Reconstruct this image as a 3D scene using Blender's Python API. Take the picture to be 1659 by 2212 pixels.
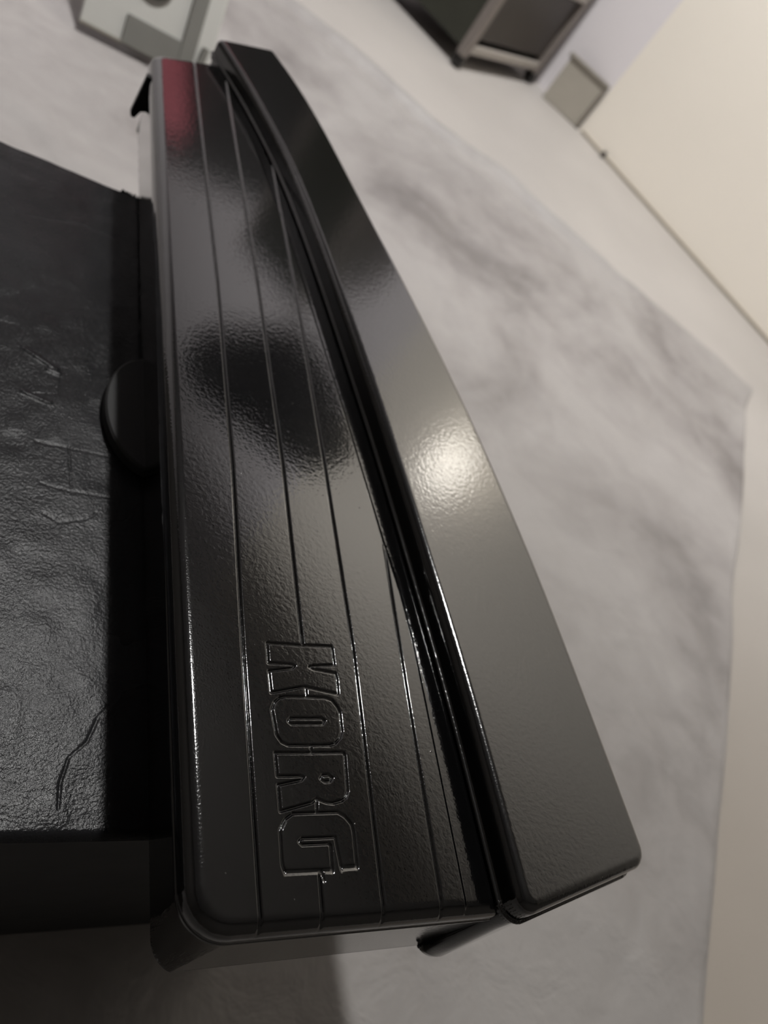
import bpy, bmesh, math, random
import numpy as np
from mathutils import Matrix, Vector

random.seed(7)
RNG = np.random.RandomState(11)
sc = bpy.context.scene
for _o in list(bpy.data.objects):
    bpy.data.objects.remove(_o)

# ------------------------------------------------------------------ camera
# plan axes: X across the end panel (right), Y along it (away), Z up; centimetres in the
# helpers below, metres in the scene
F, CX, CY = 1725.0, 829.5, 1106.0
_a = np.array([308 - CX, -1330 - CY, F])
_X = -650 - CX
_n = np.array([_X, -(_a[0] * _X + F * F) / _a[1], F])
_n /= np.linalg.norm(_n); _a /= np.linalg.norm(_a)
ROT = np.array([np.cross(_n, _a), _a, -_n])
CAM_Z = 40.0
camd = bpy.data.cameras.new('camera'); cam = bpy.data.objects.new('camera', camd)
sc.collection.objects.link(cam); sc.camera = cam
camd.sensor_fit = 'HORIZONTAL'; camd.sensor_width = 36.0; camd.lens = F * 36.0 / 1659.0
camd.clip_start = 0.01; camd.clip_end = 50
M = Matrix.Identity(4)
for i in range(3):
    M[i][0] = ROT[i][0]; M[i][1] = -ROT[i][1]; M[i][2] = -ROT[i][2]
M[2][3] = CAM_Z / 100
cam.matrix_world = M
camd.dof.use_dof = True; camd.dof.focus_distance = 0.245; camd.dof.aperture_fstop = 15.0

# ------------------------------------------------------------------ light and exposure
world = bpy.data.worlds.new('world'); sc.world = world; world.use_nodes = True
world.node_tree.nodes['Background'].inputs[0].default_value = (0.5, 0.5, 0.52, 1)
world.node_tree.nodes['Background'].inputs[1].default_value = 0.0
sc.view_settings.view_transform = 'Standard'; sc.view_settings.look = 'None'
sc.view_settings.gamma = 1.0; sc.view_settings.use_curve_mapping = False
sc.view_settings.exposure = 0.0
sc.cycles.max_bounces = 6; sc.cycles.diffuse_bounces = 3; sc.cycles.glossy_bounces = 4
sc.cycles.use_adaptive_sampling = True; sc.cycles.adaptive_threshold = 0.04
PENDANT = (36.0, 93.0, 205.0); PENDANT_W = 150.0
WALL_LAMP_S, WALL_LAMP_Z, WALL_LAMP_L = -26.5, 114.0, 15.0

# ------------------------------------------------------------------ helpers
COL = sc.collection


def tag(o, label=None, cat=None, group=None, kind=None):
    if label: o['label'] = label
    if cat: o['category'] = cat
    if group: o['group'] = group
    if kind: o['kind'] = kind
    return o


def empty(name, loc):
    o = bpy.data.objects.new(name, None); COL.objects.link(o)
    o.empty_display_size = 0.02; o.location = Vector(loc) / 100
    return o


def link(name, me, mat, parent=None, smooth=False):
    o = bpy.data.objects.new(name, me); COL.objects.link(o)
    me.materials.append(mat)
    if smooth:
        me.polygons.foreach_set('use_smooth', [True] * len(me.polygons))
    if parent:
        o.parent = parent; o.matrix_parent_inverse = Matrix.Translation(-parent.location)
    return o


def mesh(name, verts, faces, mat, parent=None, smooth=False):
    me = bpy.data.meshes.new(name)
    me.from_pydata([tuple(float(c) / 100 for c in v) for v in verts], [], faces); me.update()
    return link(name, me, mat, parent, smooth)


def grid_mesh(name, P, mat, parent=None, smooth=True):
    """P: (rows, cols, 3) array in cm."""
    r, c = P.shape[:2]
    idx = np.arange(r * c).reshape(r, c)
    q = np.stack([idx[:-1, :-1], idx[:-1, 1:], idx[1:, 1:], idx[1:, :-1]], -1).reshape(-1, 4)
    me = bpy.data.meshes.new(name)
    V = (P.reshape(-1, 3) / 100).astype(np.float32)
    me.vertices.add(len(V)); me.vertices.foreach_set('co', V.ravel())
    me.loops.add(q.size); me.loops.foreach_set('vertex_index', q.ravel().astype(np.int32))
    me.polygons.add(len(q)); me.polygons.foreach_set('loop_start', np.arange(0, q.size, 4, dtype=np.int32))
    me.update(calc_edges=True); me.validate()
    return link(name, me, mat, parent, smooth)


def bm_obj(name, bm, mat, parent=None, smooth=False, bevel=0.0, seg=2):
    if bevel > 0:
        bmesh.ops.bevel(bm, geom=list(bm.edges), offset=bevel / 100, segments=seg, affect='EDGES', profile=0.5)
    bmesh.ops.recalc_face_normals(bm, faces=list(bm.faces))
    me = bpy.data.meshes.new(name); bm.to_mesh(me); bm.free()
    return link(name, me, mat, parent, smooth)


def obox(bm, c, ux, size):
    """box centred at c (cm), local x along unit plan vector ux, size (x, y, z)."""
    u = Vector((ux[0], ux[1], 0)).normalized(); v = Vector((-u.y, u.x, 0)); w = Vector((0, 0, 1))
    vs = []
    for sx in (-.5, .5):
        for sy in (-.5, .5):
            for sz in (-.5, .5):
                vs.append(bm.verts.new((Vector(c) + u * sx * size[0] + v * sy * size[1] + w * sz * size[2]) / 100))
    for f in ((0, 1, 3, 2), (4, 6, 7, 5), (0, 4, 5, 1), (2, 3, 7, 6), (0, 2, 6, 4), (1, 5, 7, 3)):
        bm.faces.new([vs[i] for i in f])
    return bm


def box(name, c, size, mat, parent=None, ux=(1, 0), bevel=0.0, seg=2, smooth=False):
    return bm_obj(name, obox(bmesh.new(), c, ux, size), mat, parent, smooth, bevel, seg)


def lathe(name, prof, centre, mat, parent=None, n=32, axis='z', smooth=True, ux=(1, 0)):
    """prof: list of (radius, height); axis 'z' or horizontal along ux."""
    V, Fc = [], []
    u = np.array([ux[0], ux[1], 0.0]); u /= np.linalg.norm(u); v = np.array([-u[1], u[0], 0.0])
    for r, h in prof:
        for k in range(n):
            t = 2 * math.pi * k / n
            if axis == 'z':
                p = np.array([r * math.cos(t), r * math.sin(t), h])
            else:
                p = u * h + v * r * math.cos(t) + np.array([0, 0, r * math.sin(t)])
            V.append(p + np.array(centre))
    for i in range(len(prof) - 1):
        for k in range(n):
            k2 = (k + 1) % n
            Fc.append((i * n + k, i * n + k2, (i + 1) * n + k2, (i + 1) * n + k))
    return mesh(name, V, Fc, mat, parent, smooth)


def tube(name, pts, r, mat, parent=None, n=8):
    cu = bpy.data.curves.new(name, 'CURVE'); cu.dimensions = '3D'
    sp = cu.splines.new('POLY'); sp.points.add(len(pts) - 1)
    for i, p in enumerate(pts):
        sp.points[i].co = (p[0] / 100, p[1] / 100, p[2] / 100, 1)
    cu.bevel_depth = r / 100; cu.bevel_resolution = n // 4; cu.use_fill_caps = True
    tmp = bpy.data.objects.new(name, cu); COL.objects.link(tmp)
    dg = bpy.context.evaluated_depsgraph_get()
    me = bpy.data.meshes.new_from_object(tmp.evaluated_get(dg)); me.name = name
    bpy.data.objects.remove(tmp); me.materials.clear()
    return link(name, me, mat, parent, True)


def vnoise(x, y, seed=0):
    """smooth lattice noise in [-1, 1]."""
    r = np.random.RandomState(seed).rand(256, 256) * 2 - 1
    xi = np.floor(x).astype(int); yi = np.floor(y).astype(int)
    fx = x - xi; fy = y - yi
    fx = fx * fx * fx * (fx * (fx * 6 - 15) + 10); fy = fy * fy * fy * (fy * (fy * 6 - 15) + 10)
    g = lambda a, b: r[a % 256, b % 256]
    return (g(xi, yi) * (1 - fx) + g(xi + 1, yi) * fx) * (1 - fy) + (g(xi, yi + 1) * (1 - fx) + g(xi + 1, yi + 1) * fx) * fy


def on_plane(px, py, z):
    """plan position (cm) of a photograph pixel on the horizontal plane at height z (cm)."""
    r = ROT @ np.array([(px - CX) / F, (py - CY) / F, 1.0]); t = (z - CAM_Z) / r[2]
    return np.array([r[0] * t, r[1] * t])


def seg_dist(P, A, B):
    """distance of points P (n,2) to a set of segments, and the nearest points."""
    best = np.full(len(P), 1e9); near = np.zeros_like(P); which = np.zeros(len(P), int)
    for k in range(len(A)):
        d = B[k] - A[k]; L = max(float(d @ d), 1e-12)
        t = np.clip(((P - A[k]) @ d) / L, 0, 1)
        q = A[k] + t[:, None] * d; e = np.hypot(*(P - q).T)
        m = e < best
        best[m] = e[m]; near[m] = q[m]; which[m] = k
    return best, near, which


def round_poly(pts, radii, n=8):
    """closed polygon with rounded corners (counter-clockwise)."""
    out = []; N = len(pts)
    for i in range(N):
        p0, p, p1 = (np.array(pts[j % N], float) for j in (i - 1, i, i + 1))
        r = radii[i]
        if r <= 0:
            out.append(p); continue
        a = p0 - p; b = p1 - p; la, lb = np.linalg.norm(a), np.linalg.norm(b); a /= la; b /= lb
        ang = math.acos(max(-1, min(1, float(a @ b)))); t = min(r / math.tan(ang / 2), la * .49, lb * .49)
        r = t * math.tan(ang / 2); c = p + (a + b) / np.linalg.norm(a + b) * (r / math.sin(ang / 2))
        s, e = p + a * t - c, p + b * t - c
        a0 = math.atan2(s[1], s[0]); a1 = math.atan2(e[1], e[0]); da = (a1 - a0 + math.pi) % (2 * math.pi) - math.pi
        for k in range(n + 1):
            th = a0 + da * k / n
            out.append(c + r * np.array([math.cos(th), math.sin(th)]))
    return np.array(out)


def shell(name, poly, X, Y, prof, ztop, relief, mat, parent, wfun=None):
    """Skin over the plan outline `poly`: flat (plus relief) inside, and wrapped down over the
    profile prof (list of (outward offset, drop)) around the rim. X, Y: plan grid."""
    P = np.stack([X.ravel(), Y.ravel()], 1)
    A = poly; B = np.roll(poly, -1, 0)
    d, q, w = seg_dist(P, A, B)
    ins = np.zeros(len(P), bool)
    for a, b in zip(A, B):
        c = ((a[1] > P[:, 1]) != (b[1] > P[:, 1]))
        with np.errstate(divide='ignore', invalid='ignore'):
            xs = (b[0] - a[0]) * (P[:, 1] - a[1]) / (b[1] - a[1]) + a[0]
        ins ^= c & (P[:, 0] < xs)
    s = np.where(ins, d, -d)
    pr = np.array(prof, float); Rin = -pr[0, 0]
    al = np.concatenate([[0], np.cumsum(np.hypot(*np.diff(pr, axis=0).T))])
    t = Rin - s                                   # > 0 once over the rim
    sn = np.stack([(B - A)[:, 1], -(B - A)[:, 0]], 1); sn /= np.linalg.norm(sn, axis=1)[:, None] + 1e-12
    vn = sn + np.roll(sn, 1, 0); vn /= np.linalg.norm(vn, axis=1)[:, None] + 1e-12      # vertex normals
    fr = np.clip(np.hypot(*(q - A[w]).T) / (np.hypot(*(B - A)[w].T) + 1e-12), 0, 1)[:, None]
    nrm = vn[w] * (1 - fr) + vn[(w + 1) % len(A)] * fr; nrm /= np.linalg.norm(nrm, axis=1)[:, None] + 1e-12
    off = np.interp(t, al, pr[:, 0]); drop = np.interp(t, al, pr[:, 1])
    if wfun is not None:
        off = wfun(off, drop, nrm)
    rim = t > 0
    out = np.zeros((len(P), 3)); out[:, :2] = P; out[:, 2] = ztop
    out[rim, :2] = q[rim] + nrm[rim] * off[rim, None]
    out[rim, 2] = ztop - drop[rim]
    if relief is not None:
        fade = np.clip(1 - np.maximum(t, 0) / 0.75, 0, 1)
        out[:, 2] -= relief(P[:, 0], P[:, 1]) * fade
    return grid_mesh(name, out.reshape(X.shape + (3,)), mat, parent)


def quarter(R, n=8):
    return [(-R + R * math.sin(math.pi / 2 * k / n), R - R * math.cos(math.pi / 2 * k / n)) for k in range(n + 1)]


# ------------------------------------------------------------------ materials
def new_mat(name):
    m = bpy.data.materials.new(name); m.use_nodes = True
    nt = m.node_tree; b = nt.nodes['Principled BSDF']
    return m, nt, b


def coords(nt, kind='Object'):
    return nt.nodes.new('ShaderNodeTexCoord').outputs[kind]


def noise(nt, vec, scale, detail=3.0, rough=0.5, dist=0.0):
    n = nt.nodes.new('ShaderNodeTexNoise'); n.inputs['Scale'].default_value = scale
    n.inputs['Detail'].default_value = detail; n.inputs['Roughness'].default_value = rough
    n.inputs['Distortion'].default_value = dist
    nt.links.new(vec, n.inputs['Vector']); return n.outputs['Fac']


def ramp(nt, fac, stops):
    r = nt.nodes.new('ShaderNodeValToRGB'); e = r.color_ramp.elements
    while len(e) < len(stops): e.new(0.5)
    for k, (p, c) in enumerate(stops):
        e[k].position = p; e[k].color = (*c, 1) if len(c) == 3 else c
    nt.links.new(fac, r.inputs['Fac']); return r.outputs['Color']


def bump(nt, b, h, dist, strength=1.0):
    n = nt.nodes.new('ShaderNodeBump'); n.inputs['Distance'].default_value = dist
    n.inputs['Strength'].default_value = strength
    nt.links.new(h, n.inputs['Height'])
    old = b.inputs['Normal'].links
    if old: nt.links.new(old[0].from_socket, n.inputs['Normal'])
    nt.links.new(n.outputs['Normal'], b.inputs['Normal'])


def plain(name, col, rough=0.5, var=0.06, scale=20.0, metal=0.0, bumpd=0.0):
    m, nt, b = new_mat(name); c = coords(nt)
    f = noise(nt, c, scale, 4)
    lo = tuple(max(0, x * (1 - var)) for x in col); hi = tuple(min(1, x * (1 + var)) for x in col)
    nt.links.new(ramp(nt, f, [(0.3, lo), (0.7, hi)]), b.inputs['Base Color'])
    b.inputs['Roughness'].default_value = rough; b.inputs['Metallic'].default_value = metal
    if bumpd: bump(nt, b, f, bumpd)
    return m


def paint(name, peel, rough, haze):
    """black lacquer: a slightly hazy, grainy base under a glossy orange-peel coat."""
    m, nt, b = new_mat(name); c = coords(nt)
    b.inputs['Base Color'].default_value = (0.0015, 0.0015, 0.0016, 1)
    b.inputs['Roughness'].default_value = haze; b.inputs['IOR'].default_value = 1.16
    grain = noise(nt, c, 1500, 1.0, 0.5)
    bump(nt, b, grain, 0.00005)
    b.inputs['Coat Weight'].default_value = 1.0; b.inputs['Coat Roughness'].default_value = rough
    b.inputs['Coat IOR'].default_value = 1.50
    n1 = nt.nodes.new('ShaderNodeBump'); n1.inputs['Distance'].default_value = peel
    nt.links.new(noise(nt, c, 620, 1.0, 0.45), n1.inputs['Height'])
    # the odd speck of dust caught in the lacquer
    v = nt.nodes.new('ShaderNodeTexVoronoi'); v.inputs['Scale'].default_value = 110
    nt.links.new(c, v.inputs['Vector'])
    n2 = nt.nodes.new('ShaderNodeBump'); n2.inputs['Distance'].default_value = 0.00012
    nt.links.new(ramp(nt, v.outputs['Distance'], [(0.0, (1, 1, 1)), (0.035, (0, 0, 0))]), n2.inputs['Height'])
    n3 = nt.nodes.new('ShaderNodeBump'); n3.inputs['Distance'].default_value = 0.000012
    nt.links.new(grain, n3.inputs['Height']); nt.links.new(n1.outputs['Normal'], n3.inputs['Normal'])
    nt.links.new(n3.outputs['Normal'], n2.inputs['Normal']); nt.links.new(n2.outputs['Normal'], b.inputs['Coat Normal'])
    return m


MAT = {}
MAT['gloss'] = paint('gloss_black_lacquer', 0.000032, 0.03, 0.17)
MAT['gloss_rail'] = paint('gloss_black_lacquer_rail', 0.00005, 0.11, 0.17)
MAT['black_plastic'] = plain('black_plastic', (0.004, 0.004, 0.004), 0.75, 0.2, 80)

# black sheet on the box
m, nt, b = new_mat('black_sprayed_sheet'); c = coords(nt)
f1 = noise(nt, c, 9, 4, 0.6); f2 = noise(nt, c, 900, 3, 0.6); f3 = noise(nt, c, 320, 2, .5)
nt.links.new(ramp(nt, f1, [(0.35, (0.007, 0.007, 0.0075)), (0.7, (0.015, 0.015, 0.016))]), b.inputs['Base Color'])
nt.links.new(ramp(nt, f1, [(0.3, (0.20,) * 3), (0.7, (0.30,) * 3)]), b.inputs['Roughness'])
b.inputs['Specular IOR Level'].default_value = 0.11
bump(nt, b, f2, 0.00022); bump(nt, b, f3, 0.00012)
MAT['sheet_black'] = m
MAT['box_side'] = plain('black_box_side', (0.012, 0.012, 0.012), 0.7, 0.3, 40, bumpd=0.0003)

# plastic film on the floor
m, nt, b = new_mat('dust_sheet_film'); c = coords(nt)
f1 = noise(nt, c, 4.2, 5, 0.55, 0.6); f2 = noise(nt, c, 26, 4, 0.6, 0.4)
mx = nt.nodes.new('ShaderNodeMath'); mx.operation = 'MULTIPLY_ADD'; mx.inputs[1].default_value = 0.25
nt.links.new(f2, mx.inputs[0]); nt.links.new(f1, mx.inputs[2])
colr = ramp(nt, mx.outputs[0], [(0.42, (0.185, 0.170, 0.167)), (0.56, (0.285, 0.267, 0.263)), (0.72, (0.355, 0.337, 0.331))])
nt.links.new(colr, b.inputs['Base Color']); FILM = (nt, b)
b.inputs['Roughness'].default_value = 0.55
bump(nt, b, f2, 0.002)
MAT['film'] = m
def falloff_tint(nt, b, near, r0, r1, amount):
    """light falloff painted into the base colour: grey-brown darkening fading away from the box."""
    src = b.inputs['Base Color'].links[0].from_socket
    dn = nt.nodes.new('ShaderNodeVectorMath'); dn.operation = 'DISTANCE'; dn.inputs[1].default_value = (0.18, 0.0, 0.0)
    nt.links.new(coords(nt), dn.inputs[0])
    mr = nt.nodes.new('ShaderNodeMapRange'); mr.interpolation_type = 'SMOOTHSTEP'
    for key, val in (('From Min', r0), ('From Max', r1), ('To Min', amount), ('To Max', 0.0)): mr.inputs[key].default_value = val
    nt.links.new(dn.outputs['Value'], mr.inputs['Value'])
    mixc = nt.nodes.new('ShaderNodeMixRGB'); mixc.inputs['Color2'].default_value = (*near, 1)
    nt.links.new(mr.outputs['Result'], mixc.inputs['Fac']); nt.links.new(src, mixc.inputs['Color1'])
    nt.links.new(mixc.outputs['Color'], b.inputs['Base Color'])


falloff_tint(*FILM, (0.10, 0.095, 0.085), 0.15, 0.95, 0.6)  # sheet painted darker towards the box for the light falloff
MAT['floor'] = plain('pale_floor', (0.45, 0.425, 0.405), 0.5, 0.08, 3.0)
falloff_tint(MAT['floor'].node_tree, MAT['floor'].node_tree.nodes['Principled BSDF'], (0.15, 0.125, 0.095), 0.25, 1.2, 0.75)  # same painted falloff on the bare floor
MAT['wall'] = plain('cream_wall', (0.95, 0.89, 0.80), 0.8, 0.02, 2.0)
MAT['wall_white'] = plain('white_wall', (0.84, 0.80, 0.82), 0.8, 0.02, 2.0)
MAT['ceiling'] = plain('ceiling_paint', (0.46, 0.46, 0.46), 0.9, 0.03, 2.0)
MAT['wall_dark'] = plain('dark_unseen_wall', (0.12, 0.11, 0.10), 0.8, 0.1, 4.0)  # unseen walls, toned dark to cut the bounce light
MAT['gap'] = plain('gap_shadow_tone', (0.34, 0.30, 0.24), 0.7, 0.05, 30)
MAT['cart_frame'] = plain('grey_plastic_frame', (0.20, 0.175, 0.16), 0.5, 0.05, 20)
MAT['cart_light'] = plain('light_plastic_edge', (0.36, 0.33, 0.30), 0.5, 0.05, 20)
MAT['cart_dark'] = plain('dark_brown_drawer', (0.030, 0.023, 0.018), 0.45, 0.1, 20)
MAT['cart_side'] = plain('dark_green_panel', (0.028, 0.030, 0.020), 0.5, 0.1, 20)
MAT['wheel'] = plain('black_caster', (0.012, 0.011, 0.010), 0.5, 0.1, 60)
MAT['bin'] = plain('pale_bin', (0.40, 0.37, 0.32), 0.6, 0.04, 20)
MAT['bin_edge'] = plain('grey_bin_rim', (0.20, 0.18, 0.15), 0.6, 0.04, 20)
MAT['white_case'] = plain('white_case', (0.46, 0.455, 0.43), 0.5, 0.03, 20)
MAT['grey_plate'] = plain('grey_plate', (0.145, 0.142, 0.128), 0.5, 0.04, 30)
MAT['dark_grey'] = plain('dark_grey', (0.05, 0.045, 0.042), 0.5, 0.1, 30)
MAT['cabinet'] = plain('dark_wood_cabinet', (0.012, 0.010, 0.008), 0.6, 0.2, 12)
MAT['red'] = plain('red_cloth', (0.78, 0.22, 0.27), 0.9, 0.1, 60, bumpd=0.001)
MAT['jacket'] = plain('black_jacket_cloth', (0.003, 0.003, 0.0035), 0.95, 0.2, 60, bumpd=0.002)
MAT['jacket'].node_tree.nodes['Principled BSDF'].inputs['Specular IOR Level'].default_value = 0.0
MAT['shade'] = plain('lamp_shade_metal', (0.05, 0.05, 0.05), 0.4, 0.05, 20)


def emitter(name, col, strength):
    m, nt, b = new_mat(name)
    b.inputs['Base Color'].default_value = (0.8, 0.8, 0.8, 1)
    f = noise(nt, coords(nt), 6, 2)
    nt.links.new(ramp(nt, f, [(0.3, tuple(x * .95 for x in col)), (0.7, col)]), b.inputs['Emission Color'])
    b.inputs['Emission Strength'].default_value = strength
    return m


MAT['globe'] = emitter('frosted_lamp_glass', (1.0, 0.93, 0.82), WALL_LAMP_L)
MAT['bulb'] = emitter('bulb_glass', (1.0, 0.97, 0.92), 3.0)

# ------------------------------------------------------------------ the room
CEIL = 240.0
W0 = np.array([141.24, 104.96]); WD = np.array([111.157 - 141.24, 159.518 - 104.96]); WD /= np.linalg.norm(WD)
WN = np.array([-WD[1], WD[0]])                      # points into the room
if WN @ (np.array([0, 0]) - W0) < 0: WN = -WN


def wall_pt(s, off=0.0):
    return W0 + WD * s + WN * off


S_FRONT = (-120 - W0[1]) / WD[1]
S_BACK = 215.0
S_DOOR = float((np.array([111.157, 159.518]) - W0) @ WD)
cR0 = wall_pt(S_FRONT); cR1 = wall_pt(S_BACK)
k = (-150 - cR1[0]) / WN[0]; cL1 = cR1 + WN * k; cL0 = np.array([-150.0, -120.0])
room = [cR0, cR1, cL1, cL0]


def slab(name, poly, z0, z1, mat):
    n = len(poly); V = [(p[0], p[1], z0) for p in poly] + [(p[0], p[1], z1) for p in poly]
    Fc = [tuple(range(n - 1, -1, -1)), tuple(range(n, 2 * n))] + [(i, (i + 1) % n, n + (i + 1) % n, n + i) for i in range(n)]
    o = mesh(name, V, Fc, mat)
    bm = bmesh.new(); bm.from_mesh(o.data); bmesh.ops.recalc_face_normals(bm, faces=list(bm.faces)); bm.to_mesh(o.data); bm.free()
    return o


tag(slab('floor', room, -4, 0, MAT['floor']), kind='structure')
tag(slab('ceiling', room, CEIL, CEIL + 5, MAT['ceiling']), kind='structure')


def wall(name, p, q, mat, z0=0.0, z1=CEIL, th=8.0):
    d = (q - p) / np.linalg.norm(q - p); c = sum(room) / 4; nrm = np.array([-d[1], d[0]])
    if nrm @ (c - p) > 0: nrm = -nrm
    return tag(slab(name, [p, q, q + nrm * th, p + nrm * th], z0, z1, mat), kind='structure')


wall('wall_right', cR0, wall_pt(S_DOOR), MAT['wall'])
wall('wall_right_far', wall_pt(S_DOOR), cR1, MAT['wall_white'])
wall('wall_back', cR1, cL1, MAT['wall_white'])
wall('wall_left', cL1, cL0, MAT['wall_dark'])
wall('wall_front', cL0, cR0, MAT['wall_dark'])
# dark strip standing in for the gap shadow where wall meets floor
p, q = wall_pt(S_FRONT + 2, 0.0), wall_pt(S_DOOR - 1, 0.0)
tag(slab('gap_shadow_strip_1', [p, q, q + WN * .5, p + WN * .5], 0.0, 0.55, MAT['gap']), kind='structure')

# ------------------------------------------------------------------ dust sheet on the floor
Q0 = on_plane(1621, 832, 0); e1 = np.array([51.6, -0.8]) - Q0; e1 /= np.linalg.norm(e1)
e2 = np.array([54.2, 121.8]) - Q0; e2 /= np.linalg.norm(e2)
S, T_ = np.meshgrid(np.linspace(0, 190, 330), np.linspace(0, 200, 330))
wob = 1.2 * vnoise(T_ / 9, S * 0 + 3, 5) * np.exp(-S / 6) - 1.2 * vnoise(S / 11, T_ * 0 + 9, 6) * 0
X = Q0[0] + e1[0] * (S + wob) + e2[0] * T_; Y = Q0[1] + e1[1] * (S + wob) + e2[1] * T_
X += vnoise(S / 12, T_ * 0 + 1.5, 8) * np.exp(-T_ / 6) * 0.9
edge = np.minimum(S, T_)
Z = 0.28 + 0.16 * vnoise(X / 7, Y / 7, 1) + 0.07 * vnoise(X / 2.6, Y / 2.6, 2)
Z += 0.35 * np.clip(vnoise(S / 6 + .5 * vnoise(X / 14, Y / 14, 14), T_ / 38, 3), 0, 1) * np.clip(edge / 12, 0, 1)   # soft creases along the film
Z += 0.5 * np.clip(vnoise((X + Y) / 44, (X - Y) / 13, 4) - .25, 0, 1)
Z += 1.3 * np.exp(-((S - 2.2 - 0.8 * vnoise(T_ / 14, S * 0, 9)) / 1.3) ** 2) * np.clip((T_ - 22) / 20, 0, 1)   # rolled far edge
Z += 0.5 * np.exp(-((S - 9) / 2.0) ** 2) * np.clip((T_ - 30) / 20, 0, 1)
bx = np.clip(np.maximum(np.maximum(-26 - X, X - 32), np.maximum(-8 - Y, Y - 52)) / 10, 0, 1)    # flat under the box
wb = np.clip(np.maximum(np.abs(X - 14) - 9, np.abs(Y - 97) - 9) / 6, 0, 1)
Z = 0.1 + (Z - 0.1) * bx * wb
Z = np.maximum(Z, 0.06) * np.clip(edge / 0.5, 0.0, 1) + 0.02
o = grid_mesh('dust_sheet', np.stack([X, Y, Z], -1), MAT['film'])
tag(o, 'wrinkled pale grey plastic dust sheet spread over the floor', 'dust sheet')

# ------------------------------------------------------------------ black box carrying the panel
TOP = 19.0; BASE = 14.2
bx0, bx1, by0, by1 = -16.0, 19.0, 7.55, 42.4
boxr = empty('support_box', ((bx0 + bx1) / 2, (by0 + by1) / 2, 0.12))
tag(boxr, 'black box with a rough sprayed top, standing under the glossy panel', 'box')
box('body', ((bx0 + bx1) / 2, (by0 + by1) / 2, 0.14 + 6.9), (bx1 - bx0, by1 - by0, 13.8), MAT['box_side'], boxr, bevel=0.3)
xs = np.concatenate([np.linspace(bx0 - .15, 1, 60), np.linspace(1.1, 10.5, 260), np.linspace(10.8, bx1 + .1, 30)])
ys = np.linspace(by0 - .12, by1 + .12, 620)
X, Y = np.meshgrid(xs, ys)
Z = 0.035 * vnoise(X / 2.2, Y / 3.1, 21) + 0.02 * vnoise(X / .8, Y / .9, 22)
cr = [[(268, 1490), (215, 1545), (190, 1600), (150, 1635), (132, 1690), (128, 1745)], [(80, 950), (150, 965), (245, 985)],
      [(90, 1040), (150, 1058), (240, 1072)], [(95, 1105), (130, 1125), (190, 1118), (210, 1105)], [(150, 960), (155, 1050)],
      [(0, 690), (40, 700), (60, 720)], [(60, 845), (130, 848), (135, 790)], [(60, 460), (170, 480), (250, 510)]]
P = np.stack([X.ravel(), Y.ravel()], 1)
for j, line in enumerate(cr):
    L = np.array([on_plane(x, y, BASE) for x, y in line]); d, q, w = seg_dist(P, L[:-1], L[1:])
    d = d.reshape(X.shape)
    Z -= (0.04 if j == 0 else 0.018) * np.exp(-(d / (0.045 + .03 * vnoise(X * 2, Y * 2, 40))) ** 2)
for j, (xa, ya, xb, yb) in enumerate([(55, 752, 122, 795), (105, 795, 130, 805), (50, 842, 108, 868)]):
    L = np.array([on_plane(xa, ya, BASE), on_plane(xb, yb, BASE)]); d, q, w = seg_dist(P, L[:1], L[1:])
    Z += 0.07 * np.exp(-(d.reshape(X.shape) / 0.10) ** 2)
Z = BASE - 0.10 + np.clip(Z, -.12, .2) * np.clip(((8.3 - X)) / .8, 0, 1)      # lies flat under the panel
edge = np.minimum(np.minimum(X - xs[0], xs[-1] - X), np.minimum(Y - ys[0], ys[-1] - Y))
Z = Z - 0.25 * (1 - np.clip(edge / 0.3, 0, 1)) ** 2
grid_mesh('cover_sheet', np.stack([X, Y, Z], -1), MAT['sheet_black'], boxr)
# torn fibres at the far edge of the cover
V, Fc = [], []
for i in range(16):
    x = 8.0 + i * 0.13; h = random.uniform(.08, .28); w = random.uniform(.08, .16); z = BASE - .12; k0 = len(V)
    V += [(x - w, by1 - .1, z - .1), (x + w, by1 - .1, z - .1), (x + random.uniform(-.1, .1), by1 + h, z + random.uniform(-.02, .12)), (x, by1 - .05, z + .12)]
    Fc += [(k0, k0 + 1, k0 + 2), (k0 + 1, k0 + 3, k0 + 2), (k0 + 3, k0, k0 + 2), (k0, k0 + 3, k0 + 1)]
o = mesh('torn_edge', V, Fc, MAT['sheet_black'], boxr)

# ------------------------------------------------------------------ the keyboard end panel
panel = empty('keyboard_end_panel', (14, 25, BASE))
tag(panel, 'long glossy black keyboard end panel with raised side rail, engraved lines and lettering', 'keyboard panel')

GY = lambda pts: (lambda y: np.interp(y, [p[1] for p in pts], [p[0] for p in pts]))
g1 = GY([(10.55, 2), (10.62, 4), (10.72, 11.9), (10.9, 19.6), (10.9, 30.6), (10.6, 47), (10.5, 56)])
g2 = GY([(12.45, 2), (12.5, 3.7), (12.95, 12.3), (13.1, 20.3), (13.0, 31.8), (12.6, 48.9), (12.5, 56)])
g3 = GY([(14.5, 2), (14.55, 3.7), (15.0, 12.4), (15.1, 20.9), (15.1, 31.5), (15.0, 40), (14.9, 56)])
g4 = GY([(16.62, 2), (16.7, 3.8), (17.0, 10.8), (17.15, 13.7), (17.3, 16.5), (17.4, 22), (17.4, 56)])
crease = GY([(17.55, 2), (17.62, 5.2), (17.7, 10.9), (17.72, 13), (17.6, 15.2), (17.3, 17.5), (16.9, 21.5), (16.6, 24.5), (16.3, 26.9), (15.3, 36), (13.8, 45), (11.8, 54)])


def z3(*p): return [(550 + x / 5.53, 1350 + y / 5.53) for x, y in p]
def z4(*p): return [(550 + x / 5.53, 1600 + y / 5.53) for x, y in p]


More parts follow.
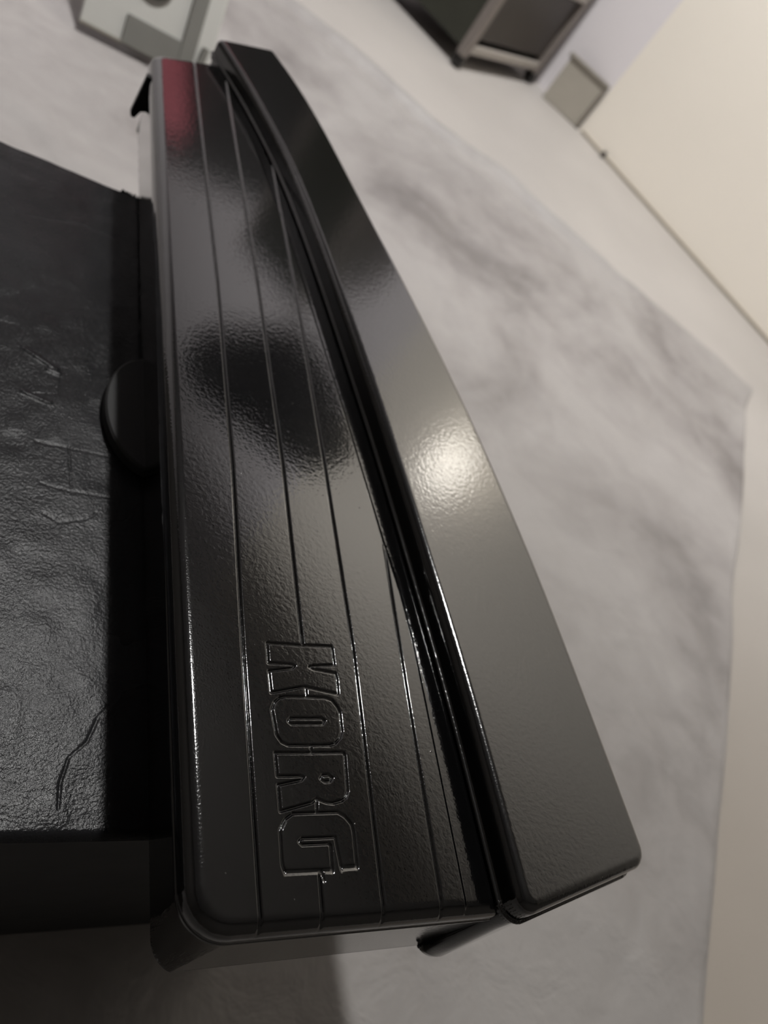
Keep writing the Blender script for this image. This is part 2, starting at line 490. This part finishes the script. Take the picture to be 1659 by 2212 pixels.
logo = [
    # K
    z3((150, 212), (530, 240), (915, 255), (930, 290), (955, 478), (700, 487), (655, 500), (715, 528), (965, 575), (985, 640), (1000, 825),
       (615, 738)), z3((550, 742), (200, 805), (172, 548), (455, 512), (482, 488), (450, 470), (165, 448), (150, 212)),
    z3((550, 742), (612, 738), (622, 855)),
    # O
    z3((360, 852), (560, 855), (850, 868), (925, 898), (990, 975), (1020, 1040), (1045, 1270), (1025, 1350), (965, 1412), (900, 1434), (670, 1436),
       (400, 1432), (325, 1395), (265, 1310), (210, 1010), (240, 920), (300, 868), (360, 852)),
    z3((430, 1112), (805, 1112), (838, 1142), (820, 1178), (440, 1178), (405, 1148), (430, 1112)),
    z3((668, 1436), (690, 1530)),
    # R
    z4((245, 142), (660, 142), (1060, 138), (1078, 165), (1112, 600), (1088, 680), (1040, 715), (940, 742), (860, 735), (745, 690)),
    z4((690, 735), (310, 842), (282, 528), (565, 465), (588, 432), (550, 420), (272, 420), (245, 142)),
    z4((690, 735), (745, 690), (742, 850)),
    z4((815, 412), (890, 405), (930, 440), (905, 482), (840, 488), (792, 450), (815, 412)),
    # G
    z4((742, 858), (1000, 852), (1085, 905), (1160, 995), (1182, 1070), (1225, 1500), (1040, 1525), (965, 1150), (570, 1165), (535, 1202), (570, 1240),
       (890, 1225), (912, 1255), (932, 1552), (770, 1552), (370, 1575), (335, 1480), (308, 1060), (370, 935), (460, 868), (742, 858)),
    z4((775, 1555), (810, 1580), (830, 1650)),
]
LA, LB = [], []
for line in logo:
    pts = [on_plane(x, y, TOP) for x, y in line]
    for a_, b_ in zip(pts[:-1], pts[1:]): LA.append(a_); LB.append(b_)
LA = np.array(LA); LB = np.array(LB)
LOGO_TOP = float(on_plane(652, 1391, TOP)[1]); LOGO_BOT = float(on_plane(698, 1886, TOP)[1])
WG, DG = 0.088, 0.09


def vee(d, w=WG, dep=DG):
    return np.where(d < w, dep * 0.5 * (1 + np.cos(np.pi * np.clip(d / w, 0, 1))), 0)


def relief(x, y):
    out = np.maximum(vee(np.abs(x - g1(y))), vee(np.abs(x - g3(y))))
    d2 = np.abs(x - g2(y)); gap = (y < LOGO_TOP) & (y > LOGO_BOT)
    out = np.maximum(out, np.where(gap, 0, vee(d2)))
    out = np.maximum(out, vee(np.abs(x - g4(y))) * np.clip((17.4 - y) / 2.2, 0, 1))
    lm = (y > LOGO_BOT - .4) & (y < LOGO_TOP + .4) & (x > 10.9) & (x < 15)
    if lm.any():
        d, _, _ = seg_dist(np.stack([x[lm], y[lm]], 1), LA, LB)
        out[lm] = np.maximum(out[lm], vee(d, 0.068, 0.07))
    t = np.clip((x - crease(y)) / 0.12, 0, 1)
    out += 0.05 * t * t * (3 - 2 * t)
    return out


pts = [(8.60, 3.52), (20.4, 3.52), (22.0, 10), (21.5, 20), (19.6, 33), (16.2, 46), (14.0, 53.6), (8.05, 49.3)]
outline = round_poly(pts, [1.35, 0.3, 0, 0, 0, 0, .4, 1.0], 48)
prof = quarter(0.52, 10) + [(0.0, 0.66), (0.04, 0.68), (0.04, 0.80), (-0.06, 0.84), (-0.10, 1.2), (-0.42, 4.75)]


def inset_left(off, drop, nrm):
    # the left wall leans in under the lip, the front wall stays upright
    return np.where(drop > 0.81, off * (0.1 + 1.75 * np.clip(-nrm[:, 0], 0, 1)), off)


colx = np.concatenate([np.linspace(3.2, 8.0, 26)[:-1], np.linspace(8.0, 10.2, 90)[:-1], np.linspace(10.2, 17.9, 360)[:-1], np.linspace(17.9, 19.4, 20)[:-1], np.linspace(19.4, 26, 14)])
rowy = np.concatenate([np.linspace(-1.8, 2.9, 26)[:-1], np.linspace(2.9, 4.6, 60)[:-1], np.linspace(4.6, 5.3, 12)[:-1], np.linspace(5.3, 12.7, 330)[:-1], np.linspace(12.7, 47, 170)[:-1], np.linspace(47, 54, 60)[:-1], np.linspace(54, 59, 24)])
X, Y = np.meshgrid(colx, rowy)
shell('panel', outline, X, Y, prof, TOP, relief, MAT['gloss'], panel, inset_left)

# raised rail along the right-hand side
RT = TOP + 1.1
left = [(18.95, 3.15), (18.9, 7), (18.78, 11), (18.5, 15), (18.2, 19), (17.85, 23), (17.42, 27), (16.97, 31), (16.4, 35.6), (15.75, 40), (15.05, 43.4), (13.4, 49), (11.75, 53)]
right = [(15.8, 55.8), (17.2, 53.1), (18.6, 48.7), (19.45, 45.1), (20.6, 40.1), (21.9, 35), (22.9, 30.3), (23.5, 27.2), (24.02, 23.9), (24.45, 20.6), (24.8, 17.8), (25.05, 15), (25.25, 11.4), (25.42, 8.5), (25.6, 4.55)]


def smooth_pts(p, n):
    p = np.array(p); t = np.concatenate([[0], np.cumsum(np.hypot(*np.diff(p, axis=0).T))]); u = np.linspace(0, t[-1], n)
    q = np.stack([np.interp(u, t, p[:, 0]), np.interp(u, t, p[:, 1])], 1)
    for _ in range(3):
        q[1:-1] = (q[:-2] + 2 * q[1:-1] + q[2:]) / 4
    return q


lq, rq = smooth_pts(left, 44), smooth_pts(right, 44)
ccw = np.concatenate([rq[::-1], lq[::-1]])
rad = [0.0] * len(ccw); 
rail_poly_raw = [tuple(p) for p in ccw]
# keep corners free of close neighbours so that they can be rounded
keep = [0] + list(range(2, 42)) + [43, 44] + list(range(46, 86)) + [87]
rail_pts = [rail_poly_raw[i] for i in keep]
rads = [0.75] + [0] * 40 + [0.35, 0.35] + [0] * 40 + [0.6]
rail_outline = round_poly(rail_pts, rads, 10)
prof_r = quarter(0.38, 9) + [(0.0, 0.92), (0.03, 0.95), (0.11, 0.98), (0.13, 1.03), (0.11, 1.08), (0.03, 1.1), (0.03, 1.3)]
# grid that follows the rail
tl = np.concatenate([np.linspace(-0.045, 0.0, 70)[:-1], np.linspace(0, 0.025, 30)[:-1], np.linspace(0.025, .97, 150)[:-1], np.linspace(.97, 1.05, 36)])
wl = np.concatenate([np.linspace(-.32, 0, 80)[:-1], np.linspace(0, .1, 16)[:-1], np.linspace(.1, .9, 22)[:-1], np.linspace(.9, 1, 16)[:-1], np.linspace(1, 1.32, 34)])


def ext(q, t):
    n = len(q) - 1; i = np.clip(np.floor(t * n).astype(int), 0, n - 1); fr = t * n - i
    return q[i] + (q[i + 1] - q[i]) * fr[:, None]


Lp, Rp = ext(lq, tl), ext(rq[::-1], tl)
G = Lp[:, None, :] + (Rp - Lp)[:, None, :] * wl[None, :, None]
shell('rail', rail_outline, G[..., 0], G[..., 1], prof_r, RT, None, MAT['gloss_rail'], panel)

# deep wall below the rail
cen = rail_outline.mean(0)
sk = []
N = len(rail_outline)
for i in range(N):
    t = rail_outline[(i + 1) % N] - rail_outline[i - 1]; t /= np.linalg.norm(t) + 1e-9
    nv = np.array([t[1], -t[0]]); sk.append(rail_outline[i] - nv * (0.12 if nv[1] > -.5 else -0.02))
V, Fc = [], []
levels = [(0.0, TOP + .2), (0.0, TOP - 1.0), (0.12, TOP - 3.0), (0.2, TOP - 4.3), (.14, TOP - 4.6), (-.1, TOP - 4.75)]
for off, z in levels:
    for i in range(N):
        t = np.array(sk[(i + 1) % N]) - np.array(sk[i - 1]); t /= np.linalg.norm(t) + 1e-9
        p_ = sk[i] + np.array([t[1], -t[0]]) * off * (1.0 if t[0] > .3 else 0.0); V.append((p_[0], p_[1], z))
for l in range(len(levels) - 1):
    for i in range(N):
        j = (i + 1) % N; Fc.append((l * N + i, (l + 1) * N + i, (l + 1) * N + j, l * N + j))
Fc.append(tuple(range((len(levels) - 1) * N, len(levels) * N)))
mesh('rail_skirt', V, Fc, MAT['gloss_rail'], panel, True)

# half-round flange at the foot of the left wall
arc = [(9.9, 29.6)] + [(9.5 - 2.15 * math.sin(t), 25.4 + 3.4 * math.cos(t)) for t in np.linspace(0.25, math.pi - .15, 26)] + [(9.9, 21.8)]
V, Fc = [], []; n = len(arc); lv = [(1.0, BASE + .02), (1.0, BASE + .45), (0.97, BASE + .55), (0.9, BASE + .55)]
for s, z in lv: V += [(9.9 + (x - 9.9) * s, 25.5 + (y - 25.5) * s, z) for x, y in arc]
for l in range(3): Fc += [(l * n + i, l * n + (i + 1) % n, (l + 1) * n + (i + 1) % n, (l + 1) * n + i) for i in range(n)]
Fc += [tuple(range(3 * n, 4 * n)), tuple(range(n - 1, -1, -1))]
o = mesh('flange', V, Fc, MAT['black_plastic'], panel); o['label'] = 'half round black flange'
bm = bmesh.new(); bmesh.ops.create_icosphere(bm, subdivisions=2, radius=.0008, matrix=Matrix.Translation((.1868, .0345, (TOP - 4.2) / 100)))
bm_obj('paint_drip', bm, MAT['gloss_rail'], panel, True)
# hooked tab hanging at the far end
prof2 = [(7.9, TOP - .5), (9.6, TOP - .5), (9.6, TOP - 2.5), (8.55, TOP - 2.45), (8.25, TOP - 2.6), (8.05, TOP - 3.1), (7.85, TOP - 3.1), (7.75, TOP - 2.9)]
n = len(prof2)
V = [(x, 47.2, z) for x, z in prof2] + [(x, 47.6, z) for x, z in prof2]
Fc = [tuple(range(n)), tuple(range(2 * n - 1, n - 1, -1))] + [(i, n + i, n + (i + 1) % n, (i + 1) % n) for i in range(n)]
o = mesh('mounting_tab', V, Fc, MAT['black_plastic'], panel); o['label'] = 'hooked black mounting tab'

# ------------------------------------------------------------------ drawer cart by the wall
w1 = on_plane(985, 148, 0); w2 = on_plane(1140, 180, 0)
u = (w2 - w1) / np.linalg.norm(w2 - w1); v = np.array([-u[1], u[0]]); Wc = np.linalg.norm(w2 - w1); DC = 22.0; HC = 96.0
cart = empty('drawer_cart', (*(w1 + u * Wc / 2 + v * DC / 2), 0))
tag(cart, 'dark drawer cart on small casters with pale grey frame, standing by the wall', 'cart')
cp = lambda a, b_, z: (*(w1 + u * a + v * b_), z)
for a_ in (0, Wc):
    for b_ in (0.6, DC - .6):
        lathe('caster', [(0.05, -.7), (1.0, -.7), (1.25, -.45), (1.25, .45), (1.0, .7), (0.05, .7)], cp(a_, b_, 1.3), MAT['wheel'], cart, 20, 'h', ux=u)
        box('post', cp(a_, b_, 2.3 + HC / 2), (2.2, 1.8, HC), MAT['cart_frame'], cart, u, .25)
box('side_panel', cp(0.3, DC / 2, 2.8 + HC / 2), (0.8, DC - 2.2, HC - 1), MAT['cart_side'], cart, u)
box('side_panel', cp(Wc - .3, DC / 2, 2.8 + HC / 2), (0.8, DC - 2.2, HC - 1), MAT['cart_side'], cart, u)
box('back_panel', cp(Wc / 2, DC - .6, 2.8 + HC / 2), (Wc - 1.8, 0.8, HC - 1), MAT['cart_side'], cart, u)
box('rail', cp(Wc / 2, .5, 3.8), (Wc - 1.8, 1.2, 1.5), MAT['cart_light'], cart, u, .15)
box('top', cp(Wc / 2, DC / 2, 2.3 + HC + .5), (Wc + 2, DC + 1.5, 1.4), MAT['cart_dark'], cart, u, .3)
nd = 6
for i in range(nd):
    z0 = 5.4 + i * 15.2
    d_ = box('drawer', cp(Wc / 2, 1.3, z0 + 6.2), (Wc - 2.2, 1.6, 12.0), MAT['cart_dark'], cart, u, .3)
    box('drawer_rim', cp(Wc / 2, .4, z0 + 13.0), (Wc - 2.0, 1.6, 1.1), MAT['cart_light'], d_, u, .2)
box('floor_tray', cp(Wc / 2, DC / 2, 3.4), (Wc - 1.9, DC - 2, .8), MAT['cart_dark'], cart, u)

# ------------------------------------------------------------------ low pale bin between cart and wall
bq0 = on_plane(1166, 206, 0); bq1 = np.array([111.0, 159.5]) + WN * 1.0
ub = (bq1 - bq0) / np.linalg.norm(bq1 - bq0); vb = np.array([-ub[1], ub[0]]); Lb = np.linalg.norm(bq1 - bq0)
bc = bq0 + ub * Lb / 2 + vb * 1.0
binr = empty('storage_bin', (*bc, 0))
tag(binr, 'low pale grey panel box with darker rim between cart and wall', 'box')
box('panel', (*bc, 4.8), (Lb - 1.0, 1.4, 9.4), MAT['bin'], binr, ub, .1)
box('rim', (*(bc - vb * .1), 9.7), (Lb + .2, 2.0, .8), MAT['bin_edge'], binr, ub, .15)
box('rim', (*(bc + ub * (Lb / 2 - .2) - vb * .1), 4.7), (.9, 2.0, 9.2), MAT['bin_edge'], binr, ub, .15)

# small stopper at the foot of the wall
sp_ = on_plane(1295, 338, 0)
sp_ = sp_ + WN * (1.0 - (sp_ - W0) @ WN)
st = lathe('door_stop', [(0.02, 0.02), (0.55, 0.02), (0.6, .3), (0.45, .8), (0.5, 1.1), (0.3, 1.35), (0.02, 1.4)], (sp_[0], sp_[1], 0), MAT['dark_grey'], None, 16)
tag(st, 'tiny dark stopper on the floor at the foot of the cream wall', 'door stop')

# ------------------------------------------------------------------ white case at the far left
wc = empty('white_cover', (14.0, 90.0, 0.3))
tag(wc, 'white plastic cover with grey front plate leaning back beyond the far end of the panel', 'cover')
box('body', (14.0, 90.4, 0.3 + 6), (13.2, .8, 12), MAT['white_case'], wc, bevel=.15, seg=3)
box('front_plate', (15.0, 89.85, 1.75), (7.0, .4, 2.9), MAT['grey_plate'], wc, bevel=.06)
box('edge_strip', (14.0, 89.95, .4), (13.3, .5, .25), MAT['bin_edge'], wc)
lathe('knob', [(0.02, 0), (1.9, 0), (1.9, -.6), (1.6, -.8), (0.02, -.8)], (13.4, 90.0, 7.6), MAT['dark_grey'], wc, 24, 'h', ux=(0, 1))
box('upright', (18.0, 89.8, 5.4), (1.6, .5, 10.0), MAT['grey_plate'], wc, bevel=.15)
tube('hook', [(18.4, 89.7, 1.0), (19.2, 89.6, 1.4), (19.6, 89.6, 2.4), (19.7, 89.6, 3.6)], .4, MAT['grey_plate'], wc)
wc.rotation_euler.x = -math.radians(35); wc.location.z += 0.006
st_ = box('prop', (14.0, 96.2, 4.0), (2.0, .8, 7.0), MAT['bin_edge'], None)
bpy.context.view_layer.update()
st_.parent = wc; st_.matrix_parent_inverse = wc.matrix_world.inverted()

# ------------------------------------------------------------------ furniture the lacquer mirrors
cabp = (46.0, 187.0)
cab = empty('tall_cabinet', (*cabp, 0))
tag(cab, 'tall dark wooden cabinet beyond the drawer cart', 'cabinet')
box('carcass', (*cabp, 47.5), (42, 22, 95), MAT['cabinet'], cab, bevel=.4)
for sx in (-1, 1):
    d_ = box('door', (cabp[0] + sx * 10.4, cabp[1] - 11.6, 48), (20, 1.4, 88), MAT['cabinet'], cab, bevel=.3)
    box('handle', (cabp[0] + sx * 1.6, cabp[1] - 12.8, 50), (.9, 1.4, 9), MAT['shade'], d_, bevel=.2)
V, Fc = [], []
for i in range(20):
    for j in range(14):
        z = 40 + i * 2.4; x = 24.0 + (33.7 + (z - 69) * .464 - 24.0) * j / 13
        V.append((x, cabp[1] - 14.2 + .45 * math.sin(j * 1.1 + i * .12) , z))
for i in range(19):
    for j in range(13): Fc.append((i * 14 + j, i * 14 + j + 1, (i + 1) * 14 + j + 1, (i + 1) * 14 + j))
o = mesh('red_towel', V, Fc, MAT['red'], None, True)
md = o.modifiers.new('thick', 'SOLIDIFY'); md.thickness = .006
tag(o, 'red towel hanging on the front of the tall dark cabinet', 'towel')

# jacket on the right-hand wall
def mirror_wall(px, py):
    p_ = on_plane(px, py, TOP); d_ = np.array([p_[0], p_[1], CAM_Z - TOP]); 
    k_ = ((W0 - p_) @ WN) / (d_[:2] @ WN); q_ = p_ + d_[:2] * k_
    return float((q_ - W0) @ WD), TOP + d_[2] * k_


jo = np.array([mirror_wall(x, y) for x, y in [(410, 745), (470, 722), (560, 735), (640, 720), (700, 780), (740, 860), (780, 980), (740, 1015), (650, 1020), (590, 960), (520, 905), (450, 860), (415, 800)]])
jc = jo.mean(0)
V, Fc = [], []; n = len(jo); rings = [(1.0, 1.0), (1.03, 4.0), (0.9, 7.5), (0.55, 9.5), (0.2, 10.0)]
for s, d_ in rings:
    for k_ in range(n):
        a_ = jc + (jo[k_] - jc) * s; p_ = wall_pt(a_[0], d_ + .6 * math.sin(3 * k_) * (s < 1)); V.append((p_[0], p_[1], a_[1]))
for l in range(len(rings) - 1): Fc += [(l * n + k_, l * n + (k_ + 1) % n, (l + 1) * n + (k_ + 1) % n, (l + 1) * n + k_) for k_ in range(n)]
Fc += [tuple(range((len(rings) - 1) * n, len(rings) * n)), tuple(range(n - 1, -1, -1))]
o = mesh('jacket', V, Fc, MAT['jacket'], None, True)
md = o.modifiers.new('soft', 'SUBSURF'); md.levels = 2; md.render_levels = 2
tag(o, 'black jacket hanging on the wall above the drawer cart', 'jacket')

# ------------------------------------------------------------------ lamps
pl = empty('pendant_lamp', PENDANT)
tag(pl, 'pendant lamp with dark metal shade hanging from the ceiling', 'lamp')
lathe('shade', [(2.6, 14), (3.2, 14.2), (9, 9), (19, -3), (19.4, -3), (9.3, 9.4), (3.0, 14.8), (0.4, 15)], PENDANT, MAT['shade'], pl, 40)
tube('cord', [(PENDANT[0], PENDANT[1], PENDANT[2] + 14.5), (PENDANT[0], PENDANT[1], CEIL)], .35, MAT['black_plastic'], pl)
lathe('socket', [(0.02, 13), (2.0, 13), (2.0, 5.5), (0.02, 5.5)], PENDANT, MAT['black_plastic'], pl, 20)
ld = bpy.data.lights.new('pendant_bulb_light', 'POINT'); ld.energy = PENDANT_W; ld.shadow_soft_size = 0.07; ld.color = (1.0, 0.985, 0.965)
lo = bpy.data.objects.new('pendant_bulb_light', ld); COL.objects.link(lo); lo.location = Vector(PENDANT) / 100

lp = wall_pt(WALL_LAMP_S * -1, 9.0)
wl_ = empty('wall_lamp', (*wall_pt(-WALL_LAMP_S, 0.0), WALL_LAMP_Z))
tag(wl_, 'round frosted wall lamp on the cream wall', 'lamp')
prof_g = [(max(.05, 6.5 * math.sin(math.pi * k_ / 16)), -6.5 * math.cos(math.pi * k_ / 16)) for k_ in range(17)]
lathe('globe', prof_g, (lp[0], lp[1], WALL_LAMP_Z), MAT['globe'], wl_, 32)
lathe('wall_plate', [(0.05, 0.0), (4.5, 0.0), (4.5, 1.2), (2.2, 2.0), (2.0, 3.4), (0.05, 3.4)], (*wall_pt(-WALL_LAMP_S, 0.05), WALL_LAMP_Z), MAT['shade'], wl_, 24, 'h', ux=WN)
